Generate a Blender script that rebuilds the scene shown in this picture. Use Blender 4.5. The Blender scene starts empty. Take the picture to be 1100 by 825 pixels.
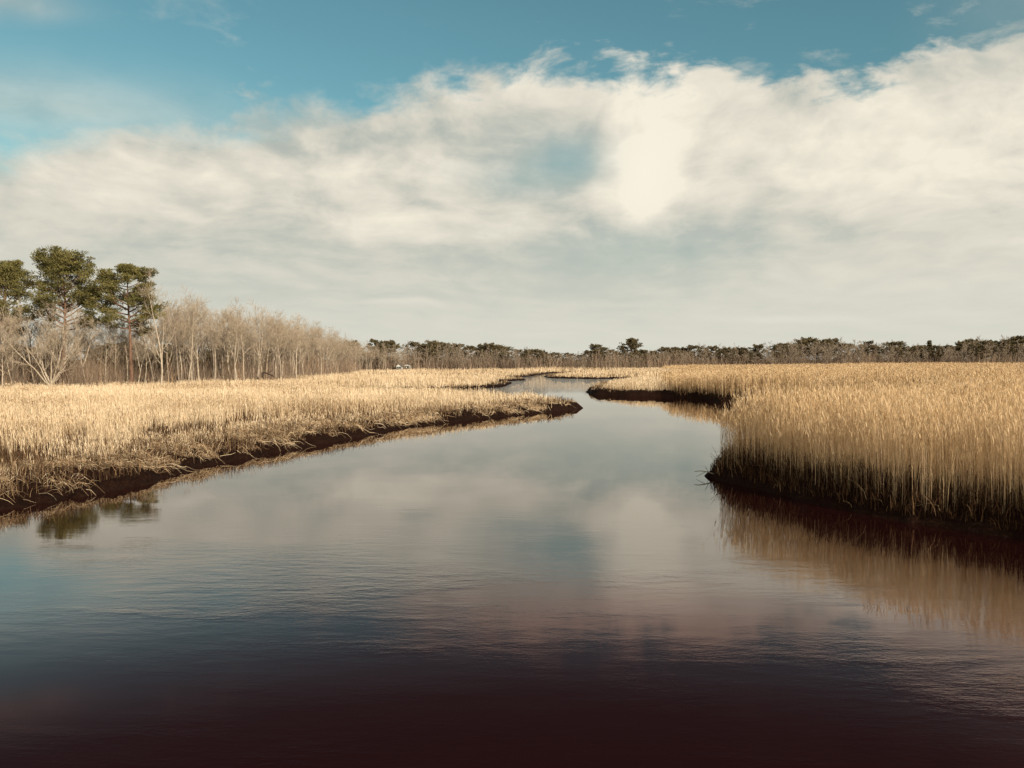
import bpy, math, random
import numpy as np

R = math.radians
rng = np.random.default_rng(7)
random.seed(7)
scn = bpy.context.scene
col = scn.collection

# ------------------------------------------------------------------ camera
CAM_H = 4.5
HFOV = R(65.0)
F = 550.0 / math.tan(HFOV / 2)          # focal length in pixels of the 1100 px wide photo
HORIZON = 386.0
PITCH = math.atan((412.5 - HORIZON) / F)

cam = bpy.data.cameras.new("camera")
cam_o = bpy.data.objects.new("camera", cam)
col.objects.link(cam_o)
cam.sensor_width = 36
cam.angle = HFOV
cam.clip_start = 0.1
cam.clip_end = 8000
cam_o.location = (0, 0, CAM_H)
cam_o.rotation_euler = (math.pi / 2 - PITCH, 0, 0)
scn.camera = cam_o


def ray(px, py):
    xc, yc = (px - 550) / F, -(py - 412.5) / F
    c, s = math.cos(PITCH), math.sin(PITCH)
    return np.array([xc, c + yc * s, -s + yc * c])


def P(px, py, z=0.0):                    # a surveyed shore point on the water plane
    d = ray(px, py)
    t = (z - CAM_H) / d[2]
    return (d[0] * t, d[1] * t)


def at_depth(px, y):                     # ground x of a bearing at a given depth
    return (px - 550) / F * y


def azel(px, py):
    d = ray(px, py)
    d = d / np.linalg.norm(d)
    return math.atan2(d[0], d[1]), math.asin(d[2])


# ------------------------------------------------------------------ noise
_perm = rng.permutation(4096)
_val = rng.random(4096)


def vnoise(x, y):
    xi, yi = np.floor(x).astype(np.int64), np.floor(y).astype(np.int64)
    fx, fy = x - xi, y - yi
    fx, fy = fx * fx * (3 - 2 * fx), fy * fy * (3 - 2 * fy)

    def h(a, b):
        return _val[_perm[(_perm[a & 4095] + b) & 4095]]
    return (h(xi, yi) * (1 - fx) + h(xi + 1, yi) * fx) * (1 - fy) + (h(xi, yi + 1) * (1 - fx) + h(xi + 1, yi + 1) * fx) * fy


def fbm(x, y, o=4):
    s, a, t = 0, 1.0, 0
    for i in range(o):
        s = s + a * vnoise(x + 17.3 * i, y - 9.1 * i)
        t += a
        a *= .5
        x, y = x * 2.03, y * 2.03
    return s / t


def sstep(a, b, x):
    t = np.clip((x - a) / (b - a), 0, 1)
    return t * t * (3 - 2 * t)


# ------------------------------------------------------------------ materials
def mat(name):
    m = bpy.data.materials.new(name)
    m.use_nodes = True
    nt = m.node_tree
    b = nt.nodes["Principled BSDF"]
    return m, nt, b


def ramp(nt, stops, fac=None):
    n = nt.nodes.new("ShaderNodeValToRGB")
    e = n.color_ramp.elements
    while len(e) < len(stops):
        e.new(0.5)
    for i, (p, c) in enumerate(stops):
        e[i].position = p
        e[i].color = (*c, 1)
    if fac is not None:
        nt.links.new(fac, n.inputs[0])
    return n.outputs[0]


def noise_node(nt, scale, detail=4, vec=None, rough=.55):
    n = nt.nodes.new("ShaderNodeTexNoise")
    n.inputs["Scale"].default_value = scale
    n.inputs["Detail"].default_value = detail
    n.inputs["Roughness"].default_value = rough
    if vec is not None:
        nt.links.new(vec, n.inputs["Vector"])
    return n.outputs[0]


def blade_mat(name, stops, translucent=.25, attr="tone"):
    m, nt, b = mat(name)
    a = nt.nodes.new("ShaderNodeAttribute")
    a.attribute_name = attr
    c = ramp(nt, stops, a.outputs["Fac"])
    nt.links.new(c, b.inputs["Base Color"])
    b.inputs["Roughness"].default_value = .75
    b.inputs["Specular IOR Level"].default_value = .15
    tr = nt.nodes.new("ShaderNodeBsdfTranslucent")
    nt.links.new(c, tr.inputs[0])
    mx = nt.nodes.new("ShaderNodeMixShader")
    mx.inputs[0].default_value = translucent
    nt.links.new(b.outputs[0], mx.inputs[1])
    nt.links.new(tr.outputs[0], mx.inputs[2])
    nt.links.new(mx.outputs[0], nt.nodes["Material Output"].inputs[0])
    return m


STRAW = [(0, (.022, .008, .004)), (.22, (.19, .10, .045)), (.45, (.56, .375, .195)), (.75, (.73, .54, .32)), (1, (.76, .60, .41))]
M_reed = blade_mat("reed_straw", STRAW, .35)
M_grass = blade_mat("marsh_grass", [(0, (.035, .016, .008)), (.25, (.30, .185, .095)), (.5, (.62, .46, .285)), (.8, (.77, .615, .42)), (1, (.82, .69, .52))], .2)
M_needle = blade_mat("pine_needles", [(0, (.070, .066, .024)), (.5, (.195, .172, .062)), (1, (.29, .245, .09))], .42)
M_needle_far = blade_mat("far_pine_needles", [(0, (.055, .042, .024)), (.5, (.125, .098, .050)), (1, (.185, .145, .075))], .2)
M_brush = blade_mat("brush_stems", [(0, (.10, .068, .05)), (.45, (.23, .165, .115)), (.75, (.36, .27, .19)), (1, (.40, .20, .08))], .1)


def bark_mat(name, c0, c1, scale):
    m, nt, b = mat(name)
    tc = nt.nodes.new("ShaderNodeTexCoord")
    mp = nt.nodes.new("ShaderNodeMapping")
    mp.inputs["Scale"].default_value = (1, 1, .35)
    nt.links.new(tc.outputs["Object"], mp.inputs[0])
    n = noise_node(nt, scale, 5, mp.outputs[0])
    c = ramp(nt, [(.3, c0), (.7, c1)], n)
    nt.links.new(c, b.inputs["Base Color"])
    b.inputs["Roughness"].default_value = .85
    b.inputs["Specular IOR Level"].default_value = .2
    bp = nt.nodes.new("ShaderNodeBump")
    bp.inputs["Strength"].default_value = .5
    bp.inputs["Distance"].default_value = .03
    nt.links.new(n, bp.inputs["Height"])
    nt.links.new(bp.outputs[0], b.inputs["Normal"])
    return m


M_bark_pale = bark_mat("pale_bark", (.22, .17, .12), (.52, .43, .325), 6)
M_bark_grey = bark_mat("grey_bark", (.12, .09, .07), (.30, .24, .18), 6)
M_bark_pine = bark_mat("pine_bark", (.09, .05, .035), (.24, .14, .09), 5)
M_twig = bark_mat("twigs", (.30, .235, .165), (.49, .39, .285), 3)
M_twig_far = bark_mat("far_twigs", (.19, .145, .105), (.33, .26, .19), 3)
M_wood_dark = bark_mat("dark_wood", (.03, .02, .015), (.09, .06, .045), 8)
M_wood_drift = bark_mat("drift_wood", (.16, .12, .09), (.36, .3, .24), 12)


# ------------------------------------------------------------------ mesh helpers
def mesh_from(name, V, Q, material, tone=None, parent=None, smooth=False, link=True):
    me = bpy.data.meshes.new(name)
    V = np.ascontiguousarray(V, dtype=np.float32)
    Q = np.ascontiguousarray(Q, dtype=np.int32)
    k = Q.shape[1]
    me.vertices.add(len(V))
    me.vertices.foreach_set("co", V.ravel())
    me.loops.add(Q.size)
    me.loops.foreach_set("vertex_index", Q.ravel())
    me.polygons.add(len(Q))
    me.polygons.foreach_set("loop_start", np.arange(0, Q.size, k, dtype=np.int32))
    if smooth:
        me.polygons.foreach_set("use_smooth", np.ones(len(Q), dtype=bool))
    if tone is not None:
        a = me.attributes.new("tone", 'FLOAT', 'POINT')
        a.data.foreach_set("value", np.ascontiguousarray(tone, dtype=np.float32))
    me.update(calc_edges=True)
    me.validate()
    me.materials.append(material)
    o = bpy.data.objects.new(name, me)
    col.objects.link(o)
    if parent is not None:
        o.parent = parent
    return o


def tag(o, label=None, cat=None, group=None, kind=None):
    if label:
        o["label"] = label
    if cat:
        o["category"] = cat
    if group:
        o["group"] = group
    if kind:
        o["kind"] = kind
    return o


class Soup:
    """collects ribbons and quads with a tone per vertex"""
    def __init__(s):
        s.V, s.Q, s.T, s.n = [], [], [], 0

    def add(s, V, Q, T):
        s.V.append(V)
        s.Q.append(Q + s.n)
        s.T.append(T)
        s.n += len(V)

    def ribbons(s, base, h, w, ldir, lean, yaw, tone, segs=2, taper=.75, droop=None):
        N = len(base)
        if N == 0:
            return
        t = np.linspace(0, 1, segs + 1)
        lx, ly = np.cos(ldir), np.sin(ldir)
        px = base[:, 0:1] + lx[:, None] * (lean * h)[:, None] * t ** 2
        py = base[:, 1:2] + ly[:, None] * (lean * h)[:, None] * t ** 2
        pz = base[:, 2:3] + h[:, None] * (t - (0.35 * np.minimum(lean, 1.6) ** 2)[:, None] * t ** 2)
        ww = w[:, None] * (1 - taper * t) * .5
        ox, oy = np.cos(yaw)[:, None] * ww, np.sin(yaw)[:, None] * ww
        A = np.stack([px - ox, py - oy, pz], -1)
        B = np.stack([px + ox, py + oy, pz], -1)
        V = np.stack([A, B], 2).reshape(N * (segs + 1) * 2, 3)
        i0 = (np.arange(N) * (segs + 1) * 2)[:, None] + (np.arange(segs) * 2)[None]
        Q = np.stack([i0, i0 + 1, i0 + 3, i0 + 2], -1).reshape(-1, 4)
        s.add(V, Q, np.repeat(tone, (segs + 1) * 2))

    def strips(s, pts, w, side, tone):
        """pts N,k,3 ; w N,k ; side N,3"""
        N, k = pts.shape[:2]
        o = side[:, None, :] * w[:, :, None] * .5
        V = np.stack([pts - o, pts + o], 2).reshape(N * k * 2, 3)
        i0 = (np.arange(N) * k * 2)[:, None] + (np.arange(k - 1) * 2)[None]
        Q = np.stack([i0, i0 + 1, i0 + 3, i0 + 2], -1).reshape(-1, 4)
        s.add(V, Q, np.repeat(tone, k * 2))

    def build(s, name, material, parent=None):
        return mesh_from(name, np.concatenate(s.V), np.concatenate(s.Q), material, np.concatenate(s.T), parent)


# ------------------------------------------------------------------ the river's outline (world metres)
shore = [(-60, -30), (-45, 0), (-30, 8), (-22, 14), (-17.5, 19)]
shore += [P(*q) for q in [(0, 548), (60, 540), (112, 529.5), (165, 518.5), (215, 502), (270, 492), (330, 480), (385, 470),
                          (440, 459), (500, 452), (560, 446), (600, 442), (624, 438.5), (610, 434)]]
shore += [(-2, 84), (-12, 92), (-19, 104), (-20, 113)]
shore += [P(*q) for q in [(450, 419), (500, 418.3), (535, 416), (545, 414.3), (549, 411.5), (541, 409.8), (565, 408.4),
                          (562, 406.8), (545, 405.6), (570, 404.3), (577, 402.6), (590, 401), (650, 399.8),
                          (650, 400.6), (592, 402.4), (584, 404.5), (590, 406.2), (640, 407), (690, 406.4),
                          (696, 407.2), (668, 409), (647, 412), (635, 418), (630.5, 421.5), (638, 424), (672, 425.5),
                          (711, 426), (754, 428.5), (772, 432)]]
shore += [(28, 80), (33, 70), (30, 58), (22, 48), (14.5, 41), (10.3, 36), (8.3, 32.5)]
shore += [P(*q) for q in [(756, 511), (768, 514.5), (800, 523), (850, 536), (900, 547), (950, 556.5), (1000, 565), (1050, 573), (1100, 581), (1180, 594)]]
shore += [(16, 14), (18, 6), (20, -5), (27, -30)]
shore = np.array(shore)


def signed_dist(x, y):
    """positive on land, negative in water"""
    shp = np.shape(x)
    x, y = np.ravel(x), np.ravel(y)
    out = np.empty(len(x))
    a, b = shore, np.roll(shore, -1, 0)
    for s in range(0, len(x), 60000):
        X, Y = x[s:s + 60000, None], y[s:s + 60000, None]
        ex, ey = b[:, 0] - a[:, 0], b[:, 1] - a[:, 1]
        t = np.clip(((X - a[:, 0]) * ex + (Y - a[:, 1]) * ey) / (ex ** 2 + ey ** 2), 0, 1)
        d = np.sqrt(((X - a[:, 0] - t * ex) ** 2 + (Y - a[:, 1] - t * ey) ** 2).min(1))
        cr = ((a[:, 1] > Y) != (b[:, 1] > Y)) & (X < ex * (Y - a[:, 1]) / np.where(ey == 0, 1e-9, ey) + a[:, 0])
        out[s:s + 60000] = np.where(cr.sum(1) % 2 == 1, -d, d)
    # ragged edge
    out = out + (fbm(x * .9, y * .9, 4) - .5) * np.clip(.45 + .007 * np.hypot(x, y), .45, 1.2)
    return out.reshape(shp)


def bank_h(x, y):
    r1 = sstep(2, 8, x) * (1 - sstep(60, 75, y))              # near right bank
    r2 = sstep(5, 12, x) * sstep(70, 84, y) * (1 - sstep(130, 170, y))
    far = sstep(100, 140, y) * .20
    left = (1 - sstep(0, 6, x)) * (1 - sstep(75, 95, y))
    return .44 + .14 * left + .16 * r1 + .20 * r2 - far


def ground_z(x, y, sd=None):
    if sd is None:
        sd = signed_dist(x, y)
    H = bank_h(x, y)
    lump = (fbm(x * 1.3 + 5, y * 1.3, 4) - .5)
    lump2 = (fbm(x * 4.1, y * 4.1 + 3, 3) - .5)
    w = np.where((x < 3) & (y < 90), 2.6, .75)
    up = H * sstep(-.05, 1, sd / w) ** .6
    z = np.where(sd > 0, up, np.maximum(sd * .5, -.7))
    z = z + (lump * .46 + lump2 * .36) * sstep(-.3, .5, sd) * (1 - .55 * sstep(2, 5, sd))
    z = z + (fbm(x * .08, y * .08, 3) - .5) * .35 * sstep(3, 10, sd)
    z = z + .55 * sstep(60, 200, y) * sstep(.18, .5, x / np.maximum(y, 1)) * sstep(4, 20, sd)
    z = z + .9 * sstep(230, 420, y) * sstep(3, 20, sd)
    return z


# ------------------------------------------------------------------ ground sheet
def polar(r0, r1, nr, a0, a1, na, cy=0.0):
    rr = np.geomspace(r0, r1, nr)
    aa = np.linspace(a0, a1, na)
    RR, AA = np.meshgrid(rr, aa, indexing="ij")
    X, Y = RR * np.sin(AA), RR * np.cos(AA) + cy
    i = np.arange((nr - 1))[:, None] * na + np.arange(na - 1)[None]
    Q = np.stack([i, i + 1, i + na + 1, i + na], -1).reshape(-1, 4)[:, ::-1]
    return X, Y, Q


rr = np.concatenate([np.geomspace(9, 95, 620)[:-1], np.geomspace(95, 420, 190)[:-1], np.geomspace(420, 6000, 24)])
aa = np.linspace(R(-56), R(56), 620)
RR, AA = np.meshgrid(rr, aa, indexing="ij")
X, Y = RR * np.sin(AA), RR * np.cos(AA)
na = len(aa)
i = np.arange(len(rr) - 1)[:, None] * na + np.arange(na - 1)[None]
Q = np.stack([i, i + na, i + na + 1, i + 1], -1).reshape(-1, 4)[:, ::-1]
SD = signed_dist(X, Y)
Z = ground_z(X, Y, SD)
gm, nt, b = mat("marsh_soil")
tc = nt.nodes.new("ShaderNodeTexCoord")
n1 = noise_node(nt, 1.7, 6, tc.outputs["Object"], .65)
n2 = noise_node(nt, 11, 5, tc.outputs["Object"], .7)
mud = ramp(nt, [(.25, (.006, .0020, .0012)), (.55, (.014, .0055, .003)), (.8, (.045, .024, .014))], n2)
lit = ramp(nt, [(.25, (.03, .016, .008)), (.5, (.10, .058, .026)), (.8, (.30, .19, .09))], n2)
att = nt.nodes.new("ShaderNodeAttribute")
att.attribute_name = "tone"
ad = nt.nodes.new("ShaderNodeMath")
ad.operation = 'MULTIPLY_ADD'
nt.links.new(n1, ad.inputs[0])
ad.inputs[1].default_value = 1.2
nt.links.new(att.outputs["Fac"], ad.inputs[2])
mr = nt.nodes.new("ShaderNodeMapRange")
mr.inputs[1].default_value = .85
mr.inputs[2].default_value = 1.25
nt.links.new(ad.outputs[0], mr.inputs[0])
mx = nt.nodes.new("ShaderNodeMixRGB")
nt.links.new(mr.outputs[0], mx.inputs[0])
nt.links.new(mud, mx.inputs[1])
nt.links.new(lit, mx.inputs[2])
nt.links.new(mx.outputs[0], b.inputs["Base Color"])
b.inputs["Roughness"].default_value = .9
b.inputs["Specular IOR Level"].default_value = .06
bp = nt.nodes.new("ShaderNodeBump")
bp.inputs["Strength"].default_value = .8
bp.inputs["Distance"].default_value = .08
nt.links.new(n2, bp.inputs["Height"])
nt.links.new(bp.outputs[0], b.inputs["Normal"])
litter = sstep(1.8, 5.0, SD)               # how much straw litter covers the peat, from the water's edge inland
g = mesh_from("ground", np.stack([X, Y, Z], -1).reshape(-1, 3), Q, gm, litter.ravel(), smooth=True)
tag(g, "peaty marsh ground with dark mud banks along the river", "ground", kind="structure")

# ------------------------------------------------------------------ water
wm, nt, b = mat("tannin_water")
b.inputs["Base Color"].default_value = (.0165, .0042, .0042, 1)
b.inputs["Roughness"].default_value = .012
b.inputs["Specular Tint"].default_value = (1, .45, .42, 1)
b.inputs["IOR"].default_value = 1.333
b.inputs["Specular IOR Level"].default_value = .42
tc = nt.nodes.new("ShaderNodeTexCoord")


def mapped(sc, rot=0):
    mp = nt.nodes.new("ShaderNodeMapping")
    mp.inputs["Scale"].default_value = sc
    mp.inputs["Rotation"].default_value = (0, 0, rot)
    nt.links.new(tc.outputs["Object"], mp.inputs[0])
    return mp.outputs[0]


def vmath(op, a, b_, c=None):
    n = nt.nodes.new("ShaderNodeMath")
    n.operation = op
    for k, v in enumerate((a, b_, c)):
        if v is None:
            continue
        if isinstance(v, (int, float)):
            n.inputs[k].default_value = v
        else:
            nt.links.new(v, n.inputs[k])
    return n.outputs[0]


rip = noise_node(nt, 1.0, 5, mapped((1.5, 4.2, 1), .12), .6)
fine = noise_node(nt, 1.0, 3, mapped((9, 20, 1), -.1), .5)
swell = noise_node(nt, 1.0, 2, mapped((.35, .6, 1), .3), .5)
patch = ramp(nt, [(.40, (.05, .05, .05)), (.51, (.35, .35, .35)), (.62, (1.25, 1.25, 1.25))], noise_node(nt, 1.0, 4, mapped((.07, .16, 1), .35), .6))
hsum = vmath('ADD', vmath('MULTIPLY', rip, 1.0), vmath('MULTIPLY', fine, .22))
sepw = nt.nodes.new("ShaderNodeSeparateXYZ")
nt.links.new(tc.outputs["Object"], sepw.inputs[0])
nearw = nt.nodes.new("ShaderNodeMapRange")          # wind-ruffled lane of water close in, calm water beyond it
nearw.interpolation_type = 'SMOOTHSTEP'
nearw.inputs[1].default_value = 26
nearw.inputs[2].default_value = 12
nearw.inputs[3].default_value = .05
nearw.inputs[4].default_value = 1.0
nt.links.new(sepw.outputs[1], nearw.inputs[0])
farw = nt.nodes.new("ShaderNodeMapRange")           # the far reach lies open to the wind again
farw.interpolation_type = 'SMOOTHSTEP'
farw.inputs[1].default_value = 95
farw.inputs[2].default_value = 170
farw.inputs[4].default_value = 2.2
nt.links.new(sepw.outputs[1], farw.inputs[0])
patch = vmath('ADD', vmath('MULTIPLY', patch, nearw.outputs[0]), farw.outputs[0])
hsum = vmath('MULTIPLY', hsum, patch)
hsum = vmath('ADD', hsum, vmath('MULTIPLY', swell, .16))
bp = nt.nodes.new("ShaderNodeBump")
bp.inputs["Strength"].default_value = 1
bp.inputs["Distance"].default_value = .0115
nt.links.new(hsum, bp.inputs["Height"])
# tea-brown water body under a mirror surface whose strength follows the angle of view
df = nt.nodes.new("ShaderNodeBsdfDiffuse")
df.inputs[0].default_value = (.0135, .0030, .0031, 1)
gl = nt.nodes.new("ShaderNodeBsdfAnisotropic")
gl.inputs["Roughness"].default_value = .012
fr_ = nt.nodes.new("ShaderNodeFresnel")
fr_.inputs[0].default_value = 1.333
for nd in (gl, fr_):
    nt.links.new(bp.outputs[0], nd.inputs["Normal"])
nt.links.new(ramp(nt, [(.03, (.9, .46, .42)), (.115, (1, .58, .56)), (.155, (1, .76, .73)), (.22, (1, .97, .93))], fr_.outputs[0]), gl.inputs[0])
G3 = lambda v: (v, v, v)
fac = ramp(nt, [(0, G3(.02)), (.068, G3(.019)), (.10, G3(.034)), (.15, G3(.165)), (.21, G3(.36)), (.40, G3(.53)), (.65, G3(.74)), (1, G3(1))], fr_.outputs[0])
ms = nt.nodes.new("ShaderNodeMixShader")
nt.links.new(fac, ms.inputs[0])
nt.links.new(df.outputs[0], ms.inputs[1])
nt.links.new(gl.outputs[0], ms.inputs[2])
nt.nodes.remove(b)
nt.links.new(ms.outputs[0], nt.nodes["Material Output"].inputs[0])
wx = np.array([[-900, -300, 0], [900, -300, 0], [900, 420, 0], [-900, 420, 0]], float)
w = mesh_from("water", wx, np.array([[0, 1, 2, 3]]), wm)
tag(w, "dark reddish brown tidal river winding through the marsh", "river", kind="structure")


# ------------------------------------------------------------------ reeds and marsh grass
def scatter(r0, r1, dens, a=R(47)):
    n = int(dens * a * (r1 ** 2 - r0 ** 2))
    r = np.sqrt(rng.uniform(r0 ** 2, r1 ** 2, n))
    t = rng.uniform(-a, a, n)
    return r * np.sin(t), r * np.cos(t)


def is_right(x, y):
    """the tall reed stand: near right bank and the reed field behind it"""
    return sstep(.10, .24, x / np.maximum(y, 1) + (fbm(x * .05, y * .05, 2) - .5) * .1) * np.where(y < 78, 1, 1 - .45 * sstep(85, 130, y))


def wood_front(x, y):
    """>0 inside the left wood / behind the far tree line"""
    fx = np.interp(y, [60, 96, 112, 142, 190, 245, 262], [-95, -70, -50, -40.5, -42, -47, -60])
    left = np.where(y > 60, fx - x, -1)
    fy = np.interp(x, [-60, -31, 0, 24, 40, 110, 160, 229, 300], [255, 268, 285, 300, 305, 320, 340, 360, 380])
    return np.maximum(left, y - fy)


def plants(r0, r1, dens, side, width, segs, leaves, plume):
    x, y = scatter(r0, r1, dens)
    sd = signed_dist(x, y)
    tall = is_right(x, y)
    pick = tall > .5 if side == "reed" else tall <= .5
    edge = rng.uniform(.3, .8, len(x)) if side == "reed" else 1.3
    keep = pick & (sd > edge) & (wood_front(x, y) < 2)
    if side == "grass":
        gap = fbm(x * .62 + 40, y * .50, 3)
        keep &= (gap > .45 - .16 * sstep(40, 75, y)) | (rng.random(len(x)) < .10)
        lane = fbm(x * .09 + 3, y * .12, 2) * 5 + 4.5
        ditch = (np.abs(sd - lane) < 1.9 * sstep(.36, .6, fbm(x * .35 + 11, y * .35, 2))) & (y < 62)
        keep &= ~ditch | (rng.random(len(x)) < .06)
        keep &= rng.random(len(x)) < sstep(1.3, 3.6, sd + (fbm(x * .8, y * .8 + 9, 3) - .5) * 3)
    x, y, sd, tall = x[keep], y[keep], sd[keep], tall[keep]
    n = len(x)
    if n == 0:
        return
    z = ground_z(x, y, sd) - .04
    clump = fbm(x * .5, y * .5, 3)
    if side == "reed":
        h = (1.15 + 1.3 * tall) * (.86 + .55 * (clump - .5) + .3 * (fbm(x * .13 + 8, y * .13, 2) - .5)) * rng.normal(1, .11, n).clip(.55, 1.25)
        h *= .86 + .14 * sstep(.2, 1.8, sd)
    else:
        lane = fbm(x * .09 + 3, y * .12, 2) * 5 + 4.5
        near = sstep(62, 48, y) * (x < 5)
        h = (.50 + .60 * sstep(1.5, 8, sd)) * (.72 + .56 * fbm(x * .10 + 2, y * .10, 3)) * (1 - .22 * near * (sd < lane)) * (.8 + .7 * (clump - .4)) * rng.normal(1, .16, n).clip(.4, 1.5)
        h *= 1 - .35 * sstep(150, 180, y) * (1 - sstep(5, 14, sd))
    base = np.stack([x, y, z], -1)
    ldir = rng.normal(2.6, 1.6 if side == 'reed' else 1.2, n)
    lean = np.abs(rng.normal(.05, .075, n)) if side == "reed" else np.abs(rng.normal(.12, .12, n))
    if side == 'reed':
        bent = rng.random(n) < .025
        lean[bent] = rng.uniform(.3, .9, bent.sum())
    yaw = rng.uniform(0, math.pi, n)
    tone = np.clip(.55 + .55 * (fbm(x * .22, y * .22, 3) - .5) + .45 * (fbm(x * .055 + 9, y * .07, 3) - .5) + rng.normal(0, .20, n), .10, .88)
    S = SOUP[side]
    wv = width * rng.uniform(.7, 1.35, n)
    S.ribbons(base, h, wv, ldir, lean, yaw, tone, segs, .5 if side == "reed" else .7)
    # leaves / side blades
    for k in range(leaves):
        t = rng.uniform(.25, .92, n)
        lb = base.copy()
        lb[:, 0] += np.cos(ldir) * lean * h * t ** 2
        lb[:, 1] += np.sin(ldir) * lean * h * t ** 2
        lb[:, 2] += h * (t - .35 * np.minimum(lean, 1.6) ** 2 * t ** 2)
        ld = rng.normal(2.6, 1.5, n)
        L = rng.uniform(.16, .42, n) * (1 if side == "reed" else .7)
        S.ribbons(lb, L, wv * 1.3, ld, rng.uniform(.3, 1.4, n), ld + math.pi / 2, np.clip(tone + rng.normal(.05, .12, n), 0, .9), 2, .9)
    if plume:
        f = rng.random(n) < (.62 if side == "reed" else .35)
        q = base[f].copy()
        hf, lf, df = h[f], lean[f], ldir[f]
        q[:, 0] += np.cos(df) * lf * hf * .9
        q[:, 1] += np.sin(df) * lf * hf * .9
        q[:, 2] += hf * (.95 - .35 * lf ** 2)
        m = len(q)
        k = 1 if side == "reed" else .6
        for rep in range(2):
            L = rng.uniform(.14, .27, m) * k
            side_v = rng.uniform(0, math.pi, m)
            dr = df + rng.normal(0, .5, m)
            pts = np.stack([q + np.stack([np.cos(dr) * L * a_, np.sin(dr) * L * a_, L * c_], -1)
                            for a_, c_ in ((0, 0), (.06, .35), (.17, .75), (.34, 1.0))], 1)
            w0 = plume * k * rng.uniform(.6, 1.3, m)
            wd = w0[:, None] * np.array([.35, 1, .8, .1])[None]
            S.strips(pts, wd, np.stack([np.cos(side_v), np.sin(side_v), np.zeros(m)], -1), np.clip(rng.normal(.70, .15, m), .25, 1))


SOUP = {"reed": Soup(), "grass": Soup()}
for side in ("reed", "grass"):
    rd = side == "reed"
    plants(14, 30, 150 if rd else 80, side, .0066 if rd else .012, 3, 2 if rd else 1, .016 if rd else .016)
    plants(30, 45, 105 if rd else 60, side, .009 if rd else .016, 2, 1 if rd else 1, .021 if rd else .02)
    plants(45, 70, 50 if rd else 42, side, .016 if rd else .025, 2, 1, .033 if rd else .026)
    plants(70, 110, 19 if rd else 20, side, .034 if rd else .042, 1, 1, .056 if rd else .045)
    plants(110, 180, 8 if rd else 8, side, .07, 1, 0, .10 if rd else .08)
    plants(180, 390, 2.4 if rd else 2.6, side, .15, 1, 0, .2)
# added under-storey ribbons, coloured near-black to paint shade low among the reeds, and thinner between the grass
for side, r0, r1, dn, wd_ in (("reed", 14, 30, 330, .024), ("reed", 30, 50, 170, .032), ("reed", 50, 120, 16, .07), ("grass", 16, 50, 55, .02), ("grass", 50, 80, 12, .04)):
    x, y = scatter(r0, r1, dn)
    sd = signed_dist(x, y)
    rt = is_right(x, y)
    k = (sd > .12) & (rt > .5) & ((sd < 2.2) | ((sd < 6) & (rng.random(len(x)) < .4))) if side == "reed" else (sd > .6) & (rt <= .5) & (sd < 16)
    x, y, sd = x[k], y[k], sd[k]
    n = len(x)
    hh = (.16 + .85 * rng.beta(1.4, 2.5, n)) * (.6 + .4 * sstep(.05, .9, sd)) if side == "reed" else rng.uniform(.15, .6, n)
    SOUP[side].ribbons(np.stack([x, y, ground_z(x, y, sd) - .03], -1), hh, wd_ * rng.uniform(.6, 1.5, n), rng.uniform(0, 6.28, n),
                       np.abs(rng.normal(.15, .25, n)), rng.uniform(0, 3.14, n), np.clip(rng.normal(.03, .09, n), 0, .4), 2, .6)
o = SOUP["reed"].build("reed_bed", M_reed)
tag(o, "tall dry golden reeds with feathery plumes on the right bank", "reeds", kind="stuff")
o = SOUP["grass"].build("marsh_grass", M_grass)
tag(o, "shorter pale straw marsh grass covering the left bank and middle marsh", "grass", kind="stuff")

# lodged straw and wrack along the left bank's edge
S = Soup()
x, y = scatter(18, 80, 190)
sd = signed_dist(x, y)
cl = fbm(x * .6 + 70, y * .6, 3)
k = (sd > .45) & (sd < 4.6) & (x / y < .1) & (y < 76) & (cl > .40) & (rng.random(len(x)) < sstep(.38, .62, cl) * (.25 + .75 * sstep(.2, 1.4, sd)))
x, y, sd, cl = x[k], y[k], sd[k], cl[k]
n = len(x)
L = rng.uniform(.15, .75, n) * rng.choice([1, 1, 1, 1.6], n)
swirl = fbm(x * .45, y * .45 + 30, 2) * 14 + rng.normal(0, 1.0, n)
dx, dy = np.cos(swirl), np.sin(swirl)
ts = np.linspace(0, 1, 4)
bend = rng.normal(0, .35, n)
ang = swirl[:, None] + bend[:, None] * (ts - .5)[None] * 2
PX = x[:, None] + np.cumsum(np.cos(ang) * L[:, None] / 4, 1)
PY = y[:, None] + np.cumsum(np.sin(ang) * L[:, None] / 4, 1)
PZ = ground_z(PX, PY) + rng.uniform(.02, .18, n)[:, None] + (np.sin(ts * math.pi) * .14)[None] * rng.uniform(0, 1.6, n)[:, None]
PZ = np.maximum(PZ, .02)
pts = np.stack([PX, PY, PZ], -1)
wd = (np.clip(.00028 * y, .007, .03) * rng.uniform(.6, 1.6, n))[:, None] * np.array([1, 1, .9, .5])[None]
sv = np.stack([-dy * .6, dx * .6, np.full(n, .8)], -1)
S.strips(pts, wd, sv, np.clip(rng.normal(.32, .25, n), .0, .95))
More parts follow.
